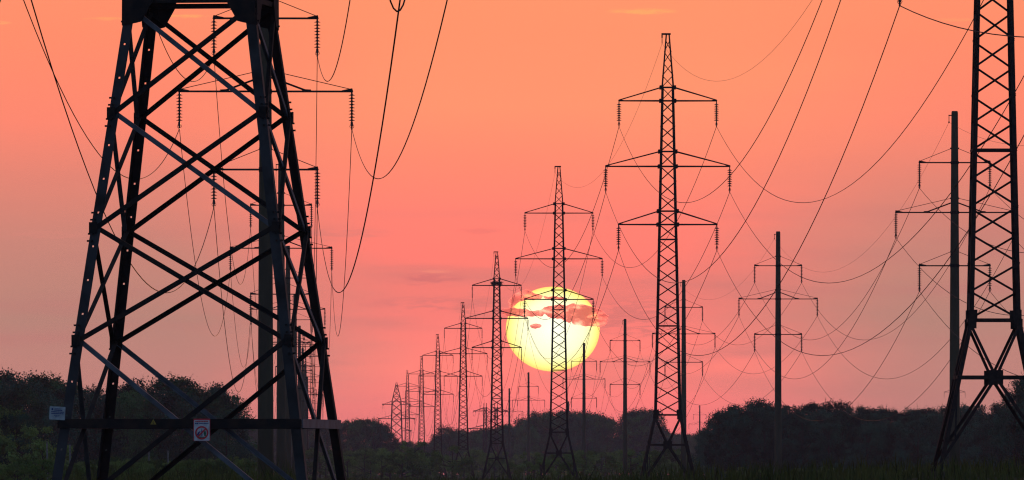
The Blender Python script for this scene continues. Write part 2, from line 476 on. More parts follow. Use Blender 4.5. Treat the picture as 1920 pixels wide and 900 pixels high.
    b.tube([(-0.38, 0, 30.7), (-0.38, 0, 30.35)], 0.03, 4)
    link('peak_bracket', b.mesh('peak_bracket', mt), t)
    if extra: extra(t, mt)
    return t

def nest(t, mt):
    rnd = random.Random(4); b = MB()
    for k in range(170):
        c = Vector((rnd.uniform(-.62, .62), rnd.uniform(-.6, .6), 26.55 + rnd.uniform(0, .42)))
        d = Vector((rnd.uniform(-1, 1), rnd.uniform(-1, 1), rnd.uniform(-.35, .35))).normalized() * rnd.uniform(.2, .45)
        b.bar(c - d, c + d, 0.03)
    o = link('bird_nest', b.mesh('bird_nest', M_bark)); o.location = t.location; o.rotation_euler = t.rotation_euler
    tag(o, 'dark twig nest under the top crossarm of the pylon just left of the sun', 'nest')

TL = ['nearest right lattice pylon cropped at the right edge of the picture',
      'tall complete lattice pylon standing right of the sun, small gap before the right wood',
      'lattice pylon standing directly in front of the setting sun',
      'lattice pylon with a dark nest just left of the sun',
      'lattice pylon second left of the sun disc, smaller than the one with the nest',
      'small lattice pylon third left of the sun, between two others',
      'small hazy lattice pylon fourth left of the sun',
      'very small hazy lattice pylon next to the tension pylon at the line end']
for i, (px, D, bz) in enumerate(T_POS):
    lattice_pylon(px, D, bz, TL[i], i < 3, i < 3, extra=nest if i == 3 else None)
lattice_pylon(570, 2178, 0, 'far lattice pylon seen through the right legs of the near left tower', False, False)
lattice_pylon(1790, 3150, 0, 'far pylon hidden behind the rightmost concrete pole, only its arm ends showing', False, False)

# ------------------------------------------------------------ far tension pylons
def tension_pylon(px, D, top, arms, base_hw, body, label, rz=0.0, flat=False):
    t = empty('tension_pylon', ((px - 960) / F * D, D, 0), rz)
    tag(t, label, 'pylon', 'far tension pylons')
    zt = arms[0][0] + 1.2
    def hw(z):
        if z < zt: return base_hw + (body - base_hw) * z / zt
        return body if flat else body + (0.12 - body) * (z - zt) / (top - zt)
    for i in range(4):
        b = MB(); b.bar(corner(i, 0, hw), corner(i, zt, hw), 0.26); b.bar(corner(i, zt, hw), corner(i, top, hw), 0.14)
        link('leg', b.mesh('leg', M_far), t)
    J = MB(); z = 0.2; lv = [0.2]
    while z < top - 1.5:
        z += max(1.6 * hw(z), 0.9); lv.append(min(z, top - .3))
    for a, b_, n in FACES:
        for k in range(len(lv) - 1):
            J.bar(corner(a, lv[k], hw), corner(b_, lv[k + 1], hw), 0.15)
            J.bar(corner(b_, lv[k], hw), corner(a, lv[k + 1], hw), 0.15)
            if k % 3 == 0: J.bar(corner(b_, lv[k], hw), corner(a, lv[k], hw), 0.12)
    link('bracing', J.mesh('bracing', M_far), t)
    for z, half in arms:
        for s in (-1, 1):
            b = MB(); tip = Vector((s * half, 0, z))
            for cy in (-1, 1):
                b.bar((s * hw(z), cy * hw(z), z), tip, 0.2); b.bar((s * hw(z + 1.1), cy * hw(z + 1.1), z + 1.1), tip, 0.11)
            for k in range(1, 4):
                f0 = k / 4; xx = s * (hw(z) + (half - hw(z)) * f0); yy = hw(z) * (1 - f0)
                b.bar((xx, -yy, z), (xx, yy, z), .08); b.bar((xx, 0, z), (xx, 0, z + 1.1 * (1 - f0)), .08)
            b.box(tip.x - .3, tip.x + .3, -.2, .2, z - .12, z + .2)
            link('crossarm', b.mesh('crossarm', M_far), t)
            for cy in (-1, 1):     # tension strings lie along the line
                b = MB()
                b.tube([tip + Vector((0, cy * .1, 0)), tip + Vector((0, cy * 1.7, -.35))], .1, 6)
                link('insulator_string', b.mesh('insulator_string', M_glass), t)
            b = MB(); b.tube([tip + Vector((s * .1, 1.7 * math.cos(a * math.pi / 8), -.35 - 1.3 * math.sin(a * math.pi / 8))) for a in range(9)], .03, 4)
            link('jumper', b.mesh('jumper', M_wire), t)
    return t
tension_pylon(743.5, 3316, 31.0, [(23.8, 4.4), (19.1, 5.8), (15.1, 4.7)], 2.2, 1.45,
              'sturdy tension pylon at the far left end of the lattice row', R(3))
tension_pylon(920, 3050, 22.4, [(20.0, 5.0), (14.7, 6.6)], 2.0, 1.7,
              'wide hazy tension pylon half hidden behind the pylon with the nest', R(14), True)

# ------------------------------------------------------------ concrete poles
def pole_mesh():
    b = MB(); b.lathe([(0.335, 0.0), (0.31, 4.0), (0.27, 12.0), (0.21, 20.0), (0.19, 22.5), (0.165, 22.6)], 18)
    me = b.mesh('concrete_shaft', M_conc)
    for p in me.polygons: p.use_smooth = len(p.vertices) == 4
    return me
POLE = pole_mesh()
ARMS_P = [(19.6, 2.05), (16.7, 3.42), (13.6, 2.05)]
def arm_mesh(half, strut, s):
    b = MB(); rad = 0.24
    for cy in (-1, 1):
        b.bar((s * rad * .8, cy * 0.09, 0), (s * half, cy * 0.05, 0.0), 0.06, 0.07)
    for k in range(1, 5): 
        xx = s * (0.3 + (half - .3) * k / 5); b.bar((xx, -.09, 0), (xx, .09, 0), .04)
    b.tube([(s * 0.15, 0, 0.84), (s * half, 0, 0.08)], 0.016, 4)           # tie rod
    b.bar((s * 0.12, 0, 0.84), (s * 0.26, 0, 0.82), 0.1, 0.1)
    if strut:
        b.bar((s * 0.2, 0, 0.56), (s * 1.62, 0, 0.03), 0.075, 0.075)
        b.bar((s * 1.45, 0, 0.05), (s * 1.8, 0, 0.03), 0.11, 0.09)
    # end plate where the string hangs
    b.quadbox([(s * (half - .42), -.04, -.03), (s * (half + .06), -.04, -.02), (s * (half + .06), .04, -.02), (s * (half - .42), .04, -.03),
               (s * (half - .38), -.04, .05), (s * (half + .02), -.04, .13), (s * (half + .02), .04, .13), (s * (half - .38), .04, .05)])
    return b.mesh('crossarm', M_dark)
AM = {(h, s): arm_mesh(h, h > 3, s) for _, h in ARMS_P for s in (-1, 1)}
def collar_mesh():
    b = MB(); b.lathe([(0.275, -0.09), (0.275, 0.09)], 14); return b.mesh('collar', M_dark)
COLR = collar_mesh()
def peak_mesh():
    b = MB(); b.bar((-.12, 0, 22.35), (-.36, 0, 22.35), .06, .06); b.tube([(-.33, 0, 22.32), (-.33, 0, 21.9)], .022, 4)
    b.bar((-.33, -.06, 21.95), (-.33, .06, 21.95), .08, .08); return b.mesh('peak_bracket', M_dark)
PKM = peak_mesh()
def concrete_pole(px, D, label, group, detail, rz=0.0, arms=True):
    t = empty('concrete_pole', ((px - 960) / F * D, D, 0), rz)
    tag(t, label, 'power pole', group)
    sh = link('shaft', POLE, t)
    pk = link('peak_bracket', PKM, t)
    for z, h in ARMS_P:
        c = link('collar', COLR, t); c.location = (0, 0, z); c.scale = (1 - (z - 13) * .02,) * 2 + (1,)
        for s in (-1, 1):
            a = link('crossarm', AM[(h, s)], t); a.location = (0, 0, z)
            string(t, (s * h, 0, z), 'P', detail)
    return t
P_POS = [(1790, 588), (1459, 882), (1282, 1105), (1172, 1386), (1095, 1644), (991, 2128), (955, 2534)]
PLB = ['rightmost concrete pole, standing beside the cropped lattice pylon',
       'concrete pole standing alone in front of the right wood',
       'concrete pole right behind the tall lattice pylon, in the gap',
       'concrete pole standing between the sun and the tall lattice pylon, beside the tree gap',
       'concrete pole whose top overlaps the lower right edge of the sun',
       'small concrete pole just left below the sun',
       'smallest leaning looking concrete pole left below the sun near the nest pylon']
for i, (px, D) in enumerate(P_POS):
    concrete_pole(px, D, PLB[i], 'concrete poles of the right hand line', i < 2, R(0.5))
concrete_pole(1066, 3000, 'tiny concrete pole peeping over the trees below the sun', 'concrete poles of the right hand line', False)
concrete_pole(1312, 3185, 'tiny far concrete pole alone in the gap before the right wood', 'concrete poles of the right hand line', False)
C_POS = [(498, 401), (527, 682), (540, 938), (553, 1195), (561.5, 1450), (567.5, 1710), (572, 1965), (576, 2220)]
CLB = ['widest concrete pole, right behind the near left tower',
       'second concrete pole behind the near left tower, flat top beside its right legs',
       'third concrete pole behind the near left tower, thin and mostly hidden by it',
       'fourth concrete pole behind the near left tower, its top between the right legs',
       'fifth concrete pole back in the row behind the near left tower',
       'sixth concrete pole back in the row behind the near left tower',
       'seventh concrete pole back in the row behind the near left tower',
       'farthest and smallest concrete pole in the row behind the near left tower']
for i, (px, D) in enumerate(C_POS):
    concrete_pole(px, D, CLB[i], 'concrete poles behind the near left tower', i < 2, R(1.1))

# ------------------------------------------------------------ near left tower
LTX, LTD, LTR = (376.5 - 960) / F * 158, 158.0, R(-8)
def hw_L(z):
    if z <= 8.9: return 0.5 * (4.38 - (4.38 - 2.01) * z / 8.9)
    return 0.5 * (2.01 - (z - 8.9) * 0.035)
LJ = [0.75, 3.64, 5.39, 7.18, 8.81]
def flange(b, z0, z1, hw, cx, cy, along, w, t, holes):
    """one flange of a corner angle; along 'x' or 'y'; holes pierce it"""
    hs = 0.014
    cuts = [z0]
    for h in holes: cuts += [h - hs, h + hs]
    cuts.append(z1)
    def P(z, u, d):       # u from the heel along the flange, d depth inwards
        h = hw(z)
        return Vector((cx * (h - u), cy * (h - d), z)) if along == 'x' else Vector((cx * (h - d), cy * (h - u), z))
    mid = w * 0.5
    for k in range(len(cuts) - 1):
        a, c = cuts[k], cuts[k + 1]
        rng = ((t * 1.001 if along == 'y' else 0, w),) if k % 2 == 0 else ((t * 1.001 if along == 'y' else 0, mid - hs), (mid + hs, w))
        for u0, u1 in rng:
            b.quadbox([P(a, u0, 0), P(a, u1, 0), P(a, u1, t), P(a, u0, t), P(c, u0, 0), P(c, u1, 0), P(c, u1, t), P(c, u0, t)])
def left_tower():
    t = empty('steel_tower', (LTX, LTD, 0), LTR)
    tag(t, 'huge dark steel tower leg structure filling the left foreground, with three small signs', 'pylon')
    legk = {0: M_skytint, 1: M_skytint, 2: M_dark, 3: M_dark}
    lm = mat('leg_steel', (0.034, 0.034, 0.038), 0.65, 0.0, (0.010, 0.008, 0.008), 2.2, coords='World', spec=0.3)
    for i in range(4):
        cx, cy = CORN[i]; b = MB()
        holes = [0.9 + 0.525 * k for k in range(15)]
        holes = [h for h in holes if all(abs(h - j) > 0.14 for j in LJ)] if cx < 0 else []
        flange(b, 0.1, 8.9, hw_L, cx, cy, 'x', 0.155, 0.016, holes)
        flange(b, 0.1, 8.9, hw_L, cx, cy, 'y', 0.155, 0.016, [])
        flange(b, 8.9, 21.5, hw_L, cx, cy, 'x', 0.16, 0.016, [])
        flange(b, 8.9, 21.5, hw_L, cx, cy, 'y', 0.16, 0.016, [])
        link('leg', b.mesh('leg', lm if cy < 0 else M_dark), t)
        g = MB(); c = corner(i, 0.1, hw_L); g.box(c.x - .35, c.x + .35, c.y - .35, c.y + .35, -.6, .14); link('footing', g.mesh('footing', M_conc), t)
        bb = MB()
        for z in LJ[1:]:
            for k in range(5):
                zz = z - .22 + k * .11; c = corner(i, zz, hw_L)
                bb.box(c.x - cx * .05 - .014, c.x - cx * .05 + .014, c.y + (cy * .02 - .02), c.y + (cy * .02 + .02), zz, zz + .028)
                bb.box(c.x + (cx * .02 - .02), c.x + (cx * .02 + .02), c.y - cy * .05 - .014, c.y - cy * .05 + .014, zz, zz + .028)
        o = link('bolts', bb.mesh('bolts', M_dark), t); o['kind'] = 'stuff'
    for fi, (a, b_, n) in enumerate(FACES):
        nv = Vector(n)
        def C(i, z, inn=0.08):      # member ends sit a little inside the leg heel
            c = corner(i, z, hw_L); o = corner(b_ if i == a else a, z, hw_L); return c + (o - c).normalized() * inn
        for k in range(len(LJ) - 1):
            z0, z1 = LJ[k], LJ[k + 1]
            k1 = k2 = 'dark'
            if fi == 0: k1 = 'dark'; k2 = 'skytint' if k in (0, 2, 3) else 'dark'  # chosen braces take the paler steel, sky light painted in by member
            if fi == 3: k1 = 'skytint' if k in (0, 2, 3) else 'dark'
            if fi == 1: k2 = 'skytint' if k in (0, 2, 3, 1) else 'dark'
            if fi == 2 and k == 0: k1 = 'skytint'
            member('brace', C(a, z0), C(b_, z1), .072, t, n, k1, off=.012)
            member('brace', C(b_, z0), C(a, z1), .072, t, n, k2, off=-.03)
        # horizontal belt at sign height, a channel
        z = 2.35
        mem1 = member('belt', C(a, z - .0, -.02), C(b_, z - .0, -.02), .14, t, n, 'dark' if fi != 1 else 'skytint', off=.045)
        # top frame: two deep beams and gussets
        member('top_beam', C(a, 8.93, 0), C(b_, 8.93, 0), .08, t, n, 'dark', off=.03)
        member('top_beam', C(a, 9.11, 0), C(b_, 9.11, 0), .16, t, n, 'dark', off=.03)
        for i in (a, b_):
            d = (corner(b_ if i == a else a, 8.8, hw_L) - corner(i, 8.8, hw_L)).normalized()
            bb = MB(); c = corner(i, 8.8, hw_L) + nv * .03
            pts = [(-.01, .40), (.46, .40), (.44, .12), (.26, -.20), (.18, -.22), (-.03, -.26)]
            k0 = len(bb.v)
            for off in (0, .018):
                for u, zz in pts:
                    q = c + d * u + nv * off; sl = (hw_L(8.8 + zz) - hw_L(8.8)) if False else 0
                    bb.v.append((q.x, q.y, 8.8 + zz))
            m = len(pts)
            bb.f.append(tuple(range(m))); bb.f.append(tuple(range(2 * m - 1, m - 1, -1)))
            for j in range(m): bb.f.append((j, (j + 1) % m, m + (j + 1) % m, m + j))
            link('gusset', bb.mesh('gusset', M_dark), t)
        for z in LJ[1:-1]:
            for i in (a, b_):
                c = C(i, z, .045) + nv * .026
                plate('gusset', c, .11, .17, .014, t, n, 'dark')
        # body above the frame
        lv = [9.1 + 1.35 * k for k in range(10)]
        for k in range(9):
            member('brace', corner(a if k % 2 else b_, lv[k], hw_L), corner(b_ if k % 2 else a, lv[k + 1], hw_L), .09, t, n, 'dark')
    for z, hl, hr in ((10.6, 3.36, 3.1), (14.7, 4.85, 4.75), (18.7, 3.1, 3.1)):
        for s in (-1, 1):
            half = hl if s < 0 else hr
            b = MB(); tip = Vector((s * half, 0, z))
            for cy in (-1, 1):
                b.bar((s * hw_L(z), cy * hw_L(z), z), tip, .13); b.bar((s * hw_L(z + 1), cy * hw_L(z + 1), z + 1), tip + Vector((0, 0, .1)), .1)
            for k in range(1, 4):
                f0 = k / 4; xx = s * (hw_L(z) + (half - hw_L(z)) * f0); yy = hw_L(z) * (1 - f0)
                b.bar((xx, -yy, z), (xx, yy, z), .07)
            link('crossarm', b.mesh('crossarm', M_dark), t)
            # tension string and jumper
            b = MB(); e = tip + Vector((0, 1.5, -.2))
            b.tube([tip, e], .03, 5)
            for k in range(8):
                q = tip.lerp(e, .15 + k * .1); b.tube([q - Vector((0, .02, 0)), q + Vector((0, .03, 0))], .125, 8)
            link('insulator_string', b.mesh('insulator_string', M_glass), t)
            b = MB(); e = tip + Vector((0, -1.5, -.2)); b.tube([tip, e], .03, 5)
            for k in range(8):
                q = tip.lerp(e, .15 + k * .1); b.tube([q - Vector((0, .02, 0)), q + Vector((0, .03, 0))], .125, 8)
            link('insulator_string', b.mesh('insulator_string', M_glass), t)
            b = MB(); b.tube([tip + Vector((0, 1.5 * math.cos(a * math.pi / 14), -.2 - 1.62 * math.sin(a * math.pi / 14) ** .8)) for a in range(15)], .014, 5)
            link('jumper', b.mesh('jumper', M_wire), t)
    return t
left_tower()
def LTw(x, y, z):
    v = Matrix.Rotation(LTR, 3, 'Z') @ Vector((x, y, z)); return v + Vector((LTX, LTD, 0))

# ------------------------------------------------------------ signs on the near left tower
def sign_root(name, px, py, push, label):
    """hung on the front face; px, py only picks the spot on that face"""
    # front face: local y = -hw(z); find local x on it
    z = CAMZ + (HY - py) / F * (LTD - 2)
    hy = -hw_L(z) - push
    c, s = math.cos(LTR), math.sin(LTR)
    # px -> X/D ; solve for local x
    k = (px - 960) / F
    # X = LTX + c*x - s*hy ; D = LTD + s*x + c*hy ; X = k D
    x = (k * (LTD + c * hy) - LTX + s * hy) / (c - k * s)
    w = LTw(x, hy, z)
    o = empty(name, tuple(w), LTR); tag(o, label, 'sign'); return o
def rects(name, m, items, parent, y):
    b = MB()
    for x0, x1, z0, z1 in items: b.box(x0, x1, y - .004, y, z0, z1)
    return link(name, b.mesh(name, m), parent)
def board(m, w, h, parent, th=.006, bev=.012):
    b = MB(); pts = []
    for cx, cz, a0 in ((1, 1, 0), (-1, 1, 90), (-1, -1, 180), (1, -1, 270)):
        for k in range(4):
            a = R(a0 + k * 30); pts.append((cx * (w / 2 - bev) + bev * math.cos(a), cz * (h / 2 - bev) + bev * math.sin(a)))
    n = len(pts)
    for y in (-th, 0):
        b.v += [(x, y, z) for x, z in pts]
    b.f.append(tuple(range(n))[::-1]); b.f.append(tuple(range(n, 2 * n)))
    for j in range(n): b.f.append((j, (j + 1) % n, n + (j + 1) % n, n + j))
    return link('board', b.mesh('board', m), parent)
def words(w, rows, seed, gap=.008):
    rnd = random.Random(seed); out = []
    for z, h, x0, x1 in rows:
        x = x0
        while x < x1 - .004:
            l = rnd.uniform(.008, .03); l = min(l, x1 - x)
            out.append((x, x + l, z - h / 2, z + h / 2)); x += l + rnd.uniform(.002, .005)
    return out
s1 = sign_root('notice_plate', 107.5, 774.5, .07, 'small white notice plate with blue print on the leftmost leg of the near tower')
s1.rotation_euler = (0, R(3), LTR)
board(M_plate, .248, .205, s1)
rects('print', M_signb, words(.2, [(.068, .009, -.045, .06), (.047, .014, -.05, .08), (.020, .014, -.095, .10), (-.006, .014, -.095, .10), (-.038, .008, -.05, .05), (-.055, .006, -.03, .03)], 3), s1, -.0065)
rects('emblem', M_signb, [(-.092, -.066, .045, .075)], s1, -.0065)
s2 = sign_root('prohibition_sign', 378.5, 806, .10, 'white prohibition sign with a red slashed ring, hung at the middle of the tower belt')
board(M_signr, .262, .345, s2, .005)
fr = board(M_signw, .244, .318, s2, .010); fr.name = 'face'; fr.location = (0, 0, -.008)
rects('header', M_signr, words(.2, [(.132, .016, -.10, .10)], 5), s2, -.0105)
rects('print', M_signb, words(.2, [(.100, .020, -.105, -.055), (.100, .014, -.045, .105)], 6), s2, -.0105)
def disk(b, cx, cz, r0, r1, y0, y1, n=32):
    for j in range(n):
        a, c = 2 * math.pi * j / n, 2 * math.pi * (j + 1) / n
        P = lambda r, t, y: (cx + r * math.cos(t), y, cz + r * math.sin(t))
        b.quadbox([P(r0, a, y0), P(r1, a, y0), P(r1, a, y1), P(r0, a, y1), P(r0, c, y0), P(r1, c, y0), P(r1, c, y1), P(r0, c, y1)])
b = MB(); disk(b, 0, -.045, .080, .104, -.016, -.0105); b.bar((-.062, -.0165, -.107), (.062, -.0165, .017), .022, .006, up=(0, 1, 0))
link('ring', b.mesh('ring', M_signr), s2)
b = MB()   # little scene inside the ring: bush, mast, tree, ground
for cx, cz, r in ((-.055, -.07, .02), (-.045, -.045, .014), (-.03, -.03, .009)): disk(b, cx, cz, .0005, r, -.0125, -.0102, 12)
b.bar((.0, -.012, .02), (.0, -.012, -.1), .008, .003, up=(0, 1, 0)); b.bar((-.014, -.0125, -.1), (0, -.0125, .02), .004, .003, up=(0, 1, 0)); b.bar((.014, -.0125, -.1), (0, -.0125, .02), .004, .003, up=(0, 1, 0))
link('pictogram', b.mesh('pictogram', M_signb), s2)
b = MB()
for cx, cz, r in ((.05, -.06, .02), (.05, -.035, .016), (.052, -.085, .014)): disk(b, cx, cz, .0005, r, -.0125, -.0102, 12)
b.box(-.045, .05, -.0125, -.0102, -.122, -.106)
link('pictogram', b.mesh('pictogram', M_signg), s2)
s3 = sign_root('warning_triangle', 287.5, 792.5, .115, 'tiny yellow warning triangle on the dark belt left of the prohibition sign')
b = MB(); 
def tri(b, r, y0, y1):
    p = [(r * math.cos(R(90 + 120 * k)), r * math.sin(R(90 + 120 * k))) for k in range(3)]; k0 = len(b.v)
    b.v += [(x, y0, z) for x, z in p] + [(x, y1, z) for x, z in p]
    b.f += [(k0 + 2, k0 + 1, k0), (k0 + 3, k0 + 4, k0 + 5)] + [(k0 + j, k0 + (j + 1) % 3, k0 + 3 + (j + 1) % 3, k0 + 3 + j) for j in range(3)]
tri(b, .055, -.004, 0); link('board', b.mesh('board', M_signy), s3)
b = MB(); b.bar((.004, -.006, .028), (-.008, -.006, .0), .007, .003, up=(0, 1, 0)); b.bar((-.008, -.0062, .002), (.008, -.0062, -.002), .006, .003, up=(0, 1, 0)); b.bar((.008, -.006, 0), (-.002, -.006, -.025), .006, .003, up=(0, 1, 0))
link('lightning_mark', b.mesh('lightning_mark', M_signk), s3)

# ------------------------------------------------------------ wires
def run(name, pts, sags, r, label, group):
    b = MB(); P = []
    for k in range(len(pts) - 1):
        p, q = Vector(pts[k]), Vector(pts[k + 1]); n = 40 if k < 3 else 20
        for j in range(n + (1 if k == len(pts) - 2 else 0)):
            t = j / n; v = p.lerp(q, t); v.z -= 4 * sags[k] * t * (1 - t); P.append(v)
    b.tube(P, r, 4)
    o = link(name, b.mesh(name, M_wire)); tag(o, label, 'power cable', group); return o
def tpt(i, dx, z):
    px, D, bz = T_POS[i]; x = (px - 960) / F * D; return (x + dx, D, bz + z)
fore = (22.5, 15.0, 0.5)
def trun(dx, z, zn, sag0, label, gw=False):
    pts = [(fore[0] + dx, fore[1], fore[2] + z)] + [tpt(i, dx, z) for i in range(8)]
    pts.append((((743.5 - 960) / F * 3316 + dx * 1.2), 3316, zn))
    D = [p[1] for p in pts]
    sg = [6.0] + [sag0] + [8.2 * ((D[k + 1] - D[k]) / 340) ** 2 * (0.75 if gw else 1) for k in range(2, len(pts) - 1)]
    run('power_line', pts, sg, 0.0175 if not gw else 0.008, label, 'wires of the lattice pylon line')
rows = (('top', 3.27, 24.78, 23.6), ('middle', 4.16, 20.38, 18.9), ('bottom', 3.3, 16.48, 14.9))
for nm, h, z, zn in rows:
    trun(-h, z, zn, 9.5, 'dark cable along the %s left arms of the lattice pylons' % nm)
    trun(h, z, zn, 9.5, 'dark cable along the %s right arms of the lattice pylons' % nm)
trun(-.38, 30.35, 30.8, 8.0, 'thin earth wire over the peaks of the lattice pylons', True)

def prun(pos, dx, z, near, nsag, label, group, far=None, gw=False):
    pts = [near] + [((px - 960) / F * D + dx, D, z) for px, D in pos]
    if far: pts.append((far[0] + dx, far[1], z))
    D = [p[1] for p in pts]
    sg = [nsag] + [6.6 * ((D[k + 1] - D[k]) / 290) ** 2 * (0.8 if gw else 1) for k in range(1, len(pts) - 1)]
    run('power_line', pts, sg, 0.015 if not gw else 0.007, label, group)
prow = (('top', 2.05, 18.12), ('middle', 3.42, 15.22), ('bottom', 2.05, 12.12))
for nm, h, z in prow:
    for s, sd in ((-1, 'left'), (1, 'right')):
        prun(P_POS, s * h, z, (28.4 + s * h, 294, z), 6.6, 'dark cable along the %s %s arms of the right hand concrete poles' % (nm, sd), 'wires of the right hand concrete poles')
prun(P_POS, -.33, 21.95, (28.1, 294, 22), 5, 'thin earth wire over the tops of the right hand concrete poles', 'wires of the right hand concrete poles', gw=True)
lrow = {'top': (3.1, 3.1, 18.5), 'middle': (4.85, 4.75, 14.5), 'bottom': (3.36, 3.1, 10.4)}
for nm, h, z in prow:
    for s, sd in ((-1, 'left'), (1, 'right')):
        lh, rh, lz = lrow[nm]; lh = lh if s < 0 else rh
        prun(C_POS, s * h, z, tuple(LTw(s * lh, 1.5, lz)), 4.6, 'dark cable from the near left tower along the %s %s pole arms' % (nm, sd), 'wires of the concrete poles behind the near left tower')
prun(C_POS, -.33, 21.95, tuple(LTw(0, 0, 21.4)), 3.5, 'thin earth wire over the tops of the concrete poles behind the near tower', 'wires of the concrete poles behind the near left tower', gw=True)

# ------------------------------------------------------------ trees
def crown_mesh(seed, m, nclump, nleaf, leaf, aspect, low, feather, name='crown', sprays=50):
    """unit height tree crown made of many leaf faces gathered in clumps"""
    rnd = random.Random(seed); v = []; f = []
    clumps = []
    for k in range(nclump):
        h = low + (1 - low) * rnd.random() ** 0.85
        prof = math.sin(math.pi * min(1, max(0.0, (h - low * .3) / (1.04 - low * .3))) ** 0.8) ** 0.55
        if h < .5: prof = max(prof, .78)
        r = aspect * 0.5 * prof * (0.45 + 0.55 * rnd.random() ** 0.5)
        a = rnd.random() * 2 * math.pi
        cr = rnd.uniform(0.055, 0.125)
        clumps.append((Vector((r * math.cos(a), r * math.sin(a), min(h, 1 - cr * .6))), cr))
    for c, cr in clumps:
        sq = rnd.uniform(.6, .9)
        for j in range(nleaf):
            d = Vector((rnd.gauss(0, 1), rnd.gauss(0, 1), rnd.gauss(0, 1))).normalized() * cr * (rnd.random() ** 0.4) * (1 + feather * max(0, rnd.gauss(0, .5)))
            d.z *= sq
            p = c + d
            if p.z < 0.01: continue
            n = (d.normalized() + Vector((rnd.gauss(0, .7), rnd.gauss(0, .7), rnd.gauss(0.3, .7)))).normalized()
            u = n.orthogonal().normalized(); u = Matrix.Rotation(rnd.random() * 6.28, 3, n) @ u; w = n.cross(u)
            s = leaf * rnd.uniform(.6, 1.35); s2 = s * rnd.uniform(.45, .8)
            k0 = len(v)
            v += [tuple(p - u * s), tuple(p + w * s2), tuple(p + u * s * rnd.uniform(.7, 1.1)), tuple(p - w * s2)]
            f.append((k0, k0 + 1, k0 + 2, k0 + 3))
    for k in range(sprays):
        c, cr = rnd.choice(clumps)
        if c.z < .55: continue
        d = Vector((c.x * .9 + rnd.gauss(0, .12), c.y * .9 + rnd.gauss(0, .12), rnd.uniform(.25, .6))).normalized()
        L0 = rnd.uniform(.03, .075); base = c + d * cr * .8
        for j in range(12):
            p = base + d * L0 * j / 12 + Vector((rnd.gauss(0, .006), rnd.gauss(0, .006), rnd.gauss(0, .005)))
            if p.z > 1.06: continue
            u = Vector((rnd.gauss(0, 1), rnd.gauss(0, 1), rnd.gauss(0, 1))).normalized(); w = u.orthogonal().normalized(); s = leaf * .75 * (1.15 - j / 14)
            k0 = len(v); v += [tuple(p - u * s), tuple(p + w * s * .6), tuple(p + u * s), tuple(p - w * s * .6)]; f.append((k0, k0 + 1, k0 + 2, k0 + 3))
    me = bpy.data.meshes.new(name); me.from_pydata(v, [], f); me.materials.append(m); me.update(); return me, clumps
def trunk_mesh(seed, clumps, tk=0.02):
    rnd = random.Random(seed); b = MB()
    b.tube([(0, 0, -0.03), (0.004, 0, .3), (-0.006, .004, .6), (0, 0, .86)], tk, 7, tk * .25)
    for c, cr in rnd.sample(clumps, min(12, len(clumps))):
        z0 = max(.12, c.z - rnd.uniform(.12, .3)); z0 = min(z0, .8)
        b.tube([(0, 0, z0), (c.x * .5, c.y * .5, z0 + (c.z - z0) * .4), tuple(c)], tk * .4, 4, tk * .1)
    return b.mesh('trunk', M_bark)
VAR = []
for k in range(7):
    cm, cl = crown_mesh(100 + k, M_leaf if k % 2 == 0 else M_leafd, 64, 170, 0.0112, (0.62, .75, .56, .85, .68, .6, .8)[k], 0.12, 0.5)
    VAR.append((cm, trunk_mesh(k, cl)))
VAR_D = []
for k in range(4):
    cm, cl = crown_mesh(300 + k, M_leafd, 70, 170, 0.0112, (0.7, .8, .62, .9)[k], 0.06, 0.4)
    VAR_D.append((cm, trunk_mesh(40 + k, cl)))
BV = []
for k in range(4):
    cm, cl = crown_mesh(500 + k, M_bush, 34, 150, 0.022, (1.3, 1.1, 1.5, 1.0)[k], 0.0, 0.8)
    BV.append((cm, trunk_mesh(60 + k, cl, .03)))
FV = []      # feathery, see-through crowns
for k in range(2):
    cm, cl = crown_mesh(700 + k, M_leaf, 46, 110, 0.011, (.6, .7)[k], 0.2, 1.3)
    FV.append((cm, trunk_mesh(80 + k, cl)))
trnd = random.Random(11)
def tree(px, D, topy, label, group, vs=VAR, name='tree', cat='tree', wid=1.0, base=0.0):
    x = (px - 960) / F * D
    H = CAMZ + (HY - topy) / F * D - base
    cm, tm = vs[trnd.randrange(len(vs))]
    z = gz(x, D) if D < 800 else -0.05
    t = empty(name, (x, D, z), trnd.random() * 6.28); tag(t, label, cat, group)
    sc = (H * wid * trnd.uniform(.9, 1.12), H * wid * trnd.uniform(.9, 1.12), H)
    for nm, me in (('crown', cm), ('trunk', tm)):
        o = link(nm, me, t); o.scale = sc
    return t
def interp(prof, x):
    for (a, ya), (b, yb) in zip(prof, prof[1:]):
        if a <= x <= b: return ya + (yb - ya) * (x - a) / (b - a)
    return prof[-1][1] if x > prof[-1][0] else prof[0][1]
def spot(px, marks):
    for (a, na), (b, nb) in zip(marks, marks[1:]):
        if a <= px < b: return 'between %s and %s' % (na, nb)
    return 'left of ' + marks[0][1] if px < marks[0][0] else 'right of ' + marks[-1][1]
ROWN = ['back row', 'second row', 'third row', 'front row']
def wood(x0, x1, step, D, prof, label, group, rows=2, dr=40, drop=8, jit=6, vs=VAR, wid=1.0, marks=None):
    for r in range(rows):
        x = x0 + (step * .5 if r % 2 else 0)
        while x < x1:
            xx = x + trnd.uniform(-step * .25, step * .25); dd = D - r * dr + trnd.uniform(-dr * .3, dr * .3)
            lb = label
            if marks: lb = '%s, %s, %s' % (label, ROWN[r if r < rows - 1 else 3], spot(xx, marks))
            tree(xx, dd, interp(prof, xx) + r * drop + abs(trnd.gauss(0, jit)), lb, group, vs, wid=wid)
            x += step
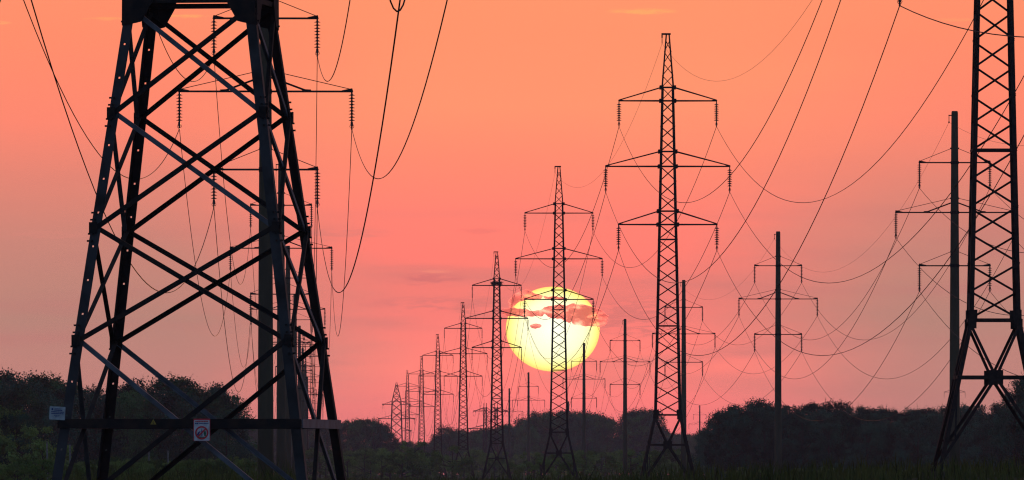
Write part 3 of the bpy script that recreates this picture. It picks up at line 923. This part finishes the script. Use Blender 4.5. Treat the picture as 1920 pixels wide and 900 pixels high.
# left wood
wood(-170, 432, 50, 1250, [(-200, 690), (-40, 690), (40, 694), (105, 712), (160, 726), (230, 722), (290, 710), (330, 706), (400, 722), (436, 748)],
     'tree in the left wood', 'trees of the left wood', rows=3, dr=45, drop=16, jit=4, wid=.95,
     marks=[(0, 'the frame'), (110, 'notice plate'), (190, 'second leg'), (288, 'warning triangle'), (378, 'prohibition sign'), (500, 'widest pole')])
tree(60, 1250, 724, 'broad green tree at the left, front edge of the left wood', 'trees of the left wood', wid=1.1)
tree(345, 1240, 730, 'paler rounded tree behind the middle of the near left tower', 'trees of the left wood', VAR, wid=1.0)
tree(402, 1235, 742, 'round edge tree at the right end of the left wood', 'trees of the left wood', VAR, wid=.8)
# darker thicket nearer at far left
for px, y, D in ((-40, 762, 900), (-5, 766, 880), (30, 776, 860), (58, 800, 850), (80, 828, 840)):
    tree(px, D, y, 'bushy shrub in the bottom left thicket, ' + {-40: 'beyond the frame edge', -5: 'cut by the frame edge', 30: 'tallest one in full view', 58: 'beside the notice plate leg', 80: 'lowest, behind the outer leg'}[px], 'shrubs at the bottom left corner', BV + VAR_D[:1], 'shrub', 'shrub', .9)
# far trees in the gap right of the near tower
wood(445, 606, 17, 3300, [(440, 800), (520, 792), (606, 790)], 'hazy far tree seen through the right side of the near tower', 'hazy far trees behind the near tower', rows=2, drop=4, jit=3, wid=1.0)
wood(608, 726, 26, 2700, [(600, 790), (640, 784), (700, 784), (722, 800), (735, 822)], 'hazy tree right of the near tower', 'trees between the near tower and the far pylons', marks=[(640, 'outer leg'), (670, 'clump centre'), (700, 'clump shoulder'), (726, 'clump edge')], rows=2, dr=50, drop=8, jit=3, wid=1.05)
wood(722, 990, 17, 3500, [(722, 826), (800, 828), (836, 806), (856, 806), (880, 806), (940, 800), (990, 790)], 'hazy far tree', 'far trees below the lattice row', marks=[(743, 'the end pylon'), (790, 'fourth pylon'), (821, 'third pylon'), (868, 'second pylon'), (931, 'the nest pylon'), (991, 'the small pole')], rows=2, drop=4, jit=4, wid=1.1)
tree(842, 3300, 800, 'feathery hazy tree standing taller between two small lattice pylons', 'far trees below the lattice row', FV)
wood(985, 1140, 30, 3200, [(980, 786), (1010, 772), (1060, 770), (1110, 770), (1140, 785)], 'hazy tree below the sun', 'trees of the clump below the sun', marks=[(991, 'the small pole'), (1048, 'the sun pylon'), (1095, 'the sun edge pole'), (1140, 'the clump edge')], rows=3, dr=40, drop=6, jit=2, wid=1.0)
tree(1130, 3100, 786, 'feathery tree at the right edge of the clump below the sun', 'trees of the clump below the sun', FV, wid=.75)
wood(1150, 1168, 9, 3250, [(1150, 818), (1170, 822)], 'low tree in the notch between the two middle clumps', 'low trees in the notch', rows=1)
wood(1178, 1226, 20, 3150, [(1170, 782), (1185, 768), (1222, 768), (1240, 790)], 'hazy tree in the small clump left of the tall lattice pylon', 'trees left of the tall lattice pylon', rows=3, dr=35, drop=6, jit=2, wid=.8)
wood(1226, 1345, 15, 3600, [(1226, 806), (1260, 810), (1290, 814), (1345, 806)], 'very hazy far tree in the gap right of the tall lattice pylon', 'far trees in the right gap', rows=2, drop=4, jit=4, wid=1.1)
# right wood
wood(1350, 2200, 36, 1520, [(1345, 772), (1375, 754), (1410, 746), (1500, 750), (1580, 752), (1650, 756), (1750, 758), (1850, 752), (2200, 748)],
     'tree in the right wood', 'trees of the right wood', marks=[(1345, 'its end'), (1459, 'the lone pole'), (1560, 'the skyline dip'), (1680, 'the wide bump'), (1790, 'the rightmost pole'), (1863, 'the near pylon'), (1920, 'the frame')], rows=4, dr=40, drop=10, jit=7, vs=VAR_D + VAR[1:4:2], wid=.92)
tree(1342, 1450, 792, 'low rounded tree at the left end of the right wood', 'trees of the right wood', VAR_D, wid=.8)
tree(1362, 1440, 770, 'second tree at the left end of the right wood', 'trees of the right wood', VAR_D, wid=.7)
for px, y in ((1903, 724), (1922, 708), (1948, 702), (1975, 700), (2010, 704)):
    tree(px, 1150, y, 'taller dark tree behind the cropped lattice pylon, ' + {1903: 'lowest, shoulder of the dome', 1922: 'on the frame edge', 1948: 'just beyond the frame', 1975: 'second beyond the frame', 2010: 'farthest beyond the frame'}[px], 'tall trees at the right edge', VAR_D, wid=.72)
# shrubs along the meadow
def shrubs(x0, x1, n, D0, D1, ytop, label, group, h=6, marks=None):
    for k in range(n):
        px = x0 + (x1 - x0) * (k + trnd.random()) / n; D = trnd.uniform(D0, D1)
        lb = label
        if marks: lb = '%s, %s, %s' % (label, 'nearer' if D < (D0 + D1) / 2 else 'farther', spot(px, marks))
        tree(px, D, ytop + trnd.uniform(-h, h), lb, group, BV, 'shrub', 'shrub', trnd.uniform(.8, 1.2))
shrubs(70, 470, 22, 900, 1150, 862, 'low green shrub in front of the left wood', 'shrubs before the left wood', 8)
shrubs(590, 760, 14, 1500, 2200, 848, 'green shrub', 'shrubs right of the near tower', 10, [(640, 'outer tower leg'), (680, 'hazy clump centre'), (712, 'hazy clump edge'), (743, 'the end pylon')])
shrubs(750, 1000, 18, 1600, 2900, 852, 'green shrub', 'shrubs at the feet of the lattice row', 10,
       [(743, 'the end pylon'), (790, 'fourth pylon'), (821, 'third pylon'), (868, 'second pylon'), (931, 'the nest pylon'), (1020, 'the sun pylon')])
tree(778, 1700, 828, 'round bushy shrub in front of the smallest lattice pylons', 'shrubs at the feet of the lattice row', BV, 'shrub', 'shrub', .9)
tree(848, 1600, 836, 'round bushy shrub just left of the second lattice pylon from the sun', 'shrubs at the feet of the lattice row', BV, 'shrub', 'shrub', .8)
shrubs(1000, 1230, 18, 1100, 2000, 856, 'green shrub', 'shrubs below the sun', 12, [(1000, 'the sun pylon feet'), (1048, 'sun pylon centre'), (1095, 'the sun edge pole'), (1172, 'the middle pole'), (1230, 'the tall pylon')])
shrubs(1225, 1345, 10, 1300, 2200, 852, 'green shrub in the gap right of the tall lattice pylon', 'shrubs in the right gap', 12)
shrubs(1345, 1960, 24, 1250, 1380, 880, 'dark low shrub along the foot of the right wood', 'shrubs along the right wood', 5)
shrubs(130, 470, 26, 640, 780, 866, 'bright green low shrub', 'green meadow shrubs by the near tower', 6, [(175, 'the second leg'), (288, 'warning triangle'), (378, 'prohibition sign'), (490, 'widest pole')])
shrubs(-260, 2180, 90, 3700, 3900, 866, 'low far shrub in the belt closing the meadow behind the trees', 'far shrub belt', 5)
shrubs(-20, 90, 6, 500, 700, 868, 'dark low shrub at the bottom left corner by the tower leg', 'low shrubs at the bottom left', 8)

# pale posts at the wood edge
for px, y0, y1, lb in ((88, 828, 860, 'pale thin post left of the outer tower leg'), (114, 832, 858, 'pale thin post between the two left tower legs'),
                       (131, 834, 864, 'pale thin post just right of the outer tower leg'), (201.5, 836, 862, 'tallest pale thin post between the left legs and the belt cross'),
                       (279, 842, 858, 'short pale post below the warning triangle'), (315, 845, 858, 'short pale post left of the prohibition sign')):
    D = 830.0; h = CAMZ + (HY - y0) / F * D
    b = MB(); b.tube([(0, 0, -.3), (0.02, 0, h * .5), (0, 0, h)], .085, 7, .06); o = link('fence_post', b.mesh('fence_post', M_post)); o.location = at(px, D)
    tag(o, lb, 'post', 'pale posts before the left wood')

# ------------------------------------------------------------ tall grass
def grass():
    rnd = random.Random(5); v = []; f = []
    def tuft(x, y, h, n, w):
        z = gz(x, y) - .05
        for k in range(n):
            a = rnd.random() * 6.28; r = rnd.random() * .5; px_, py_ = x + r * math.cos(a), y + r * math.sin(a)
            hh = h * rnd.uniform(.55, 1.0); lean = Vector((rnd.gauss(0, .14), rnd.gauss(0, .14), 1)) * hh
            t = rnd.random() * math.pi; wx, wy = math.cos(t) * w, math.sin(t) * w
            k0 = len(v); m_ = Vector((px_, py_, z)) + lean * .55
            v.append((px_ - wx, py_ - wy, z)); v.append((px_ + wx, py_ + wy, z))
            v.append((m_.x + wx * .8, m_.y + wy * .8, m_.z)); v.append((m_.x - wx * .8, m_.y - wy * .8, m_.z))
            tp = Vector((px_, py_, z)) + lean + Vector((rnd.gauss(0, .1), 0, 0)) * hh
            v.append(tuple(tp)); f.append((k0, k0 + 1, k0 + 2, k0 + 3)); f.append((k0 + 3, k0 + 2, k0 + 4))
    for k in range(26000):
        y = 210 + (1500 - 210) * rnd.random() ** 1.25
        x = rnd.uniform(-1.15, 1.15) * 960 / F * y
        pxx = 960 + x / y * F
        h = rnd.uniform(.5, 1.1)
        if 130 < pxx < 560 and y < 520: h = rnd.uniform(1.1, 2.0)
        dn = noise.noise(Vector((x * .05, y * .03, 0)))
        h *= 1 + .3 * dn
        tuft(x, y, h, 5, .022 * y / 300)
    me = bpy.data.meshes.new('tall_grass'); me.from_pydata(v, [], f); me.materials.append(M_grass)
    tag(link('tall_grass', me), 'tall dark meadow grass along the bottom of the picture', 'grass', kind='stuff')
grass()

# ------------------------------------------------------------ the sun and the clouds before it
SD = 60000.0
def sun_disc():
    m = bpy.data.materials.new('sun_surface'); m.use_nodes = True; t = m.node_tree; t.nodes.clear()
    tcn = t.nodes.new('ShaderNodeTexCoord'); sp = t.nodes.new('ShaderNodeSeparateXYZ'); t.links.new(tcn.outputs['Object'], sp.inputs[0])
    def mth(op, a, b=None):
        n = t.nodes.new('ShaderNodeMath'); n.operation = op
        for i, q in enumerate((a, b)):
            if q is None: continue
            if isinstance(q, (int, float)): n.inputs[i].default_value = q
            else: t.links.new(q, n.inputs[i])
        return n.outputs[0]
    r = mth('SQRT', mth('ADD', mth('POWER', sp.outputs[0], 2.0), mth('POWER', sp.outputs[2], 2.0)))
    rp = t.nodes.new('ShaderNodeValToRGB'); cr = rp.color_ramp
    cr.elements[0].position = 0.0; cr.elements[0].color = (1.0, 0.99, 0.80, 1)
    cr.elements[1].position = 1.0; cr.elements[1].color = (1.0, 0.64, 0.14, 1)
    e = cr.elements.new(.65); e.color = (1.0, .97, .56, 1); e = cr.elements.new(.91); e.color = (1.0, .87, .24, 1)
    t.links.new(r, rp.inputs[0])
    em = t.nodes.new('ShaderNodeEmission'); t.links.new(rp.outputs[0], em.inputs[0]); em.inputs[1].default_value = 1.35
    o = t.nodes.new('ShaderNodeOutputMaterial'); t.links.new(em.outputs[0], o.inputs[0])
    bm = bmesh.new(); bmesh.ops.create_uvsphere(bm, u_segments=96, v_segments=48, radius=1.0)
    me = bpy.data.meshes.new('sun'); bm.to_mesh(me); bm.free(); me.materials.append(m)
    for p in me.polygons: p.use_smooth = True
    o = link('sun', me); rad = 88.0 / F * SD
    o.scale = (rad, rad, rad * .905 / .995); o.location = at(1036.5, SD, 617)
    o.scale = (rad, rad, 79.5 / F * SD)
    tag(o, 'big pale yellow setting sun, partly covered by thin pink clouds', 'sun')
sun_disc()
def cloud_mat():
    m = bpy.data.materials.new('thin_cloud'); m.use_nodes = True; t = m.node_tree; t.nodes.clear()
    g = t.nodes.new('ShaderNodeTexCoord'); mp_ = t.nodes.new('ShaderNodeMapping'); mp_.inputs['Scale'].default_value = (.016, .004, .034)
    t.links.new(g.outputs['Object'], mp_.inputs[0])
    n = t.nodes.new('ShaderNodeTexNoise'); n.inputs['Scale'].default_value = 1.0; n.inputs['Detail'].default_value = 5.0; n.inputs['Roughness'].default_value = .62
    t.links.new(mp_.outputs[0], n.inputs['Vector'])
    r = t.nodes.new('ShaderNodeMapRange'); r.inputs[1].default_value = .36; r.inputs[2].default_value = .52
    r.inputs[3].default_value = .010; r.inputs[4].default_value = CLOUD_DENS; t.links.new(n.outputs[0], r.inputs[0])
    v = t.nodes.new('ShaderNodeVolumePrincipled'); v.inputs['Color'].default_value = (1.0, .52, .60, 1)
    v.inputs['Anisotropy'].default_value = CLOUD_G
    t.links.new(r.outputs[0], v.inputs['Density'])
    o = t.nodes.new('ShaderNodeOutputMaterial'); t.links.new(v.outputs[0], o.inputs['Volume']); return m
CLOUD_DENS, CLOUD_G = 0.050, 0.765
M_cloud = cloud_mat()
CD = 35000.0
def cloud(outline, label, seed, thick=60.0, rough=2.2):
    """outline given as the cloud's shape in metres, roughened, with real depth"""
    rnd = random.Random(seed)
    k = CD / F
    cx = sum(p[0] for p in outline) / len(outline); cy = sum(p[1] for p in outline) / len(outline)
    pts = []
    n = len(outline)
    for i in range(n):
        a, c = Vector(outline[i]), Vector(outline[(i + 1) % n]); m = max(2, int((c - a).length / 3))
        nn = Vector((-(c - a).y, (c - a).x)).normalized()
        for j in range(m):
            p = a.lerp(c, j / m); q = noise.fractal(Vector((p.x * .09, p.y * .14, seed)), 1.0, 2.0, 4)
            p = p + nn * (q * rough * 1.6); pts.append(((p.x - cx) * k, -(p.y - cy) * k))
    bm = bmesh.new()
    front = [bm.verts.new((x, -thick / 2, z)) for x, z in pts]; back = [bm.verts.new((x, thick / 2, z)) for x, z in pts]
    bm.faces.new(front); bm.faces.new(back[::-1]); m = len(pts)
    for j in range(m): bm.faces.new((front[j], back[j], back[(j + 1) % m], front[(j + 1) % m]))
    bmesh.ops.triangulate(bm, faces=[f for f in bm.faces if len(f.verts) > 4])
    bmesh.ops.recalc_face_normals(bm, faces=bm.faces)
    me = bpy.data.meshes.new('cloud'); bm.to_mesh(me); bm.free(); me.materials.append(M_cloud)
    o = link('cloud', me); o.location = at(cx, CD, cy); tag(o, label, 'cloud')
    return o
q = lambda x, y: (918 + x / 4.167, 506 + y / 4.167)
cloud([q(100, 305), q(190, 298), q(230, 303), q(300, 308), q(345, 322), q(400, 312), q(425, 292), q(460, 280), q(520, 272), q(600, 277), q(640, 268), q(690, 264), q(740, 270), q(790, 288), q(850, 300),
       q(930, 360), q(900, 442), q(800, 438), q(700, 433), q(655, 428), q(640, 404), q(622, 416), q(600, 405), q(560, 386), q(500, 374), q(455, 366), q(430, 342), q(415, 362), q(350, 364), q(240, 366), q(150, 362), q(90, 345)],
      'long ragged pink cloud band crossing the upper half of the sun', 3, rough=1.5)
cloud([q(160, 300), q(185, 285), q(240, 246), q(300, 234), q(345, 238), q(400, 226), q(416, 203), q(432, 226), q(500, 232), q(560, 238), q(604, 232), q(585, 213), q(500, 207), q(450, 206), q(390, 196), q(345, 182), q(328, 165), q(290, 150), q(200, 190), q(140, 250)],
      'thin pink cloud streak just under the top edge of the sun', 8, rough=1.1)
q = lambda x, y: (930 + x / 4.5, 520 + y / 4.5)
cloud([q(285, 408), q(300, 395), q(335, 390), q(370, 394), q(384, 408), q(370, 425), q(335, 433), q(300, 430)], 'small lone dark pink cloud spot on the left half of the sun', 21, rough=.9)

# ------------------------------------------------------------ haze
def haze():
    b = MB(); b.box(-2800, 2800, -120, 6600, -3, 40)
    m = bpy.data.materials.new('haze_air'); m.use_nodes = True; t = m.node_tree; t.nodes.clear()
    v = t.nodes.new('ShaderNodeVolumePrincipled'); v.inputs['Color'].default_value = (0.86, 0.82, 0.95, 1)
    v.inputs['Density'].default_value = HAZE; v.inputs['Anisotropy'].default_value = 0.0
    o = t.nodes.new('ShaderNodeOutputMaterial'); t.links.new(v.outputs[0], o.inputs['Volume'])
    o = link('haze', b.mesh('haze', m)); tag(o, 'thin dusk haze over the whole field', 'haze', kind='stuff')
HAZE = 0.000042
haze()
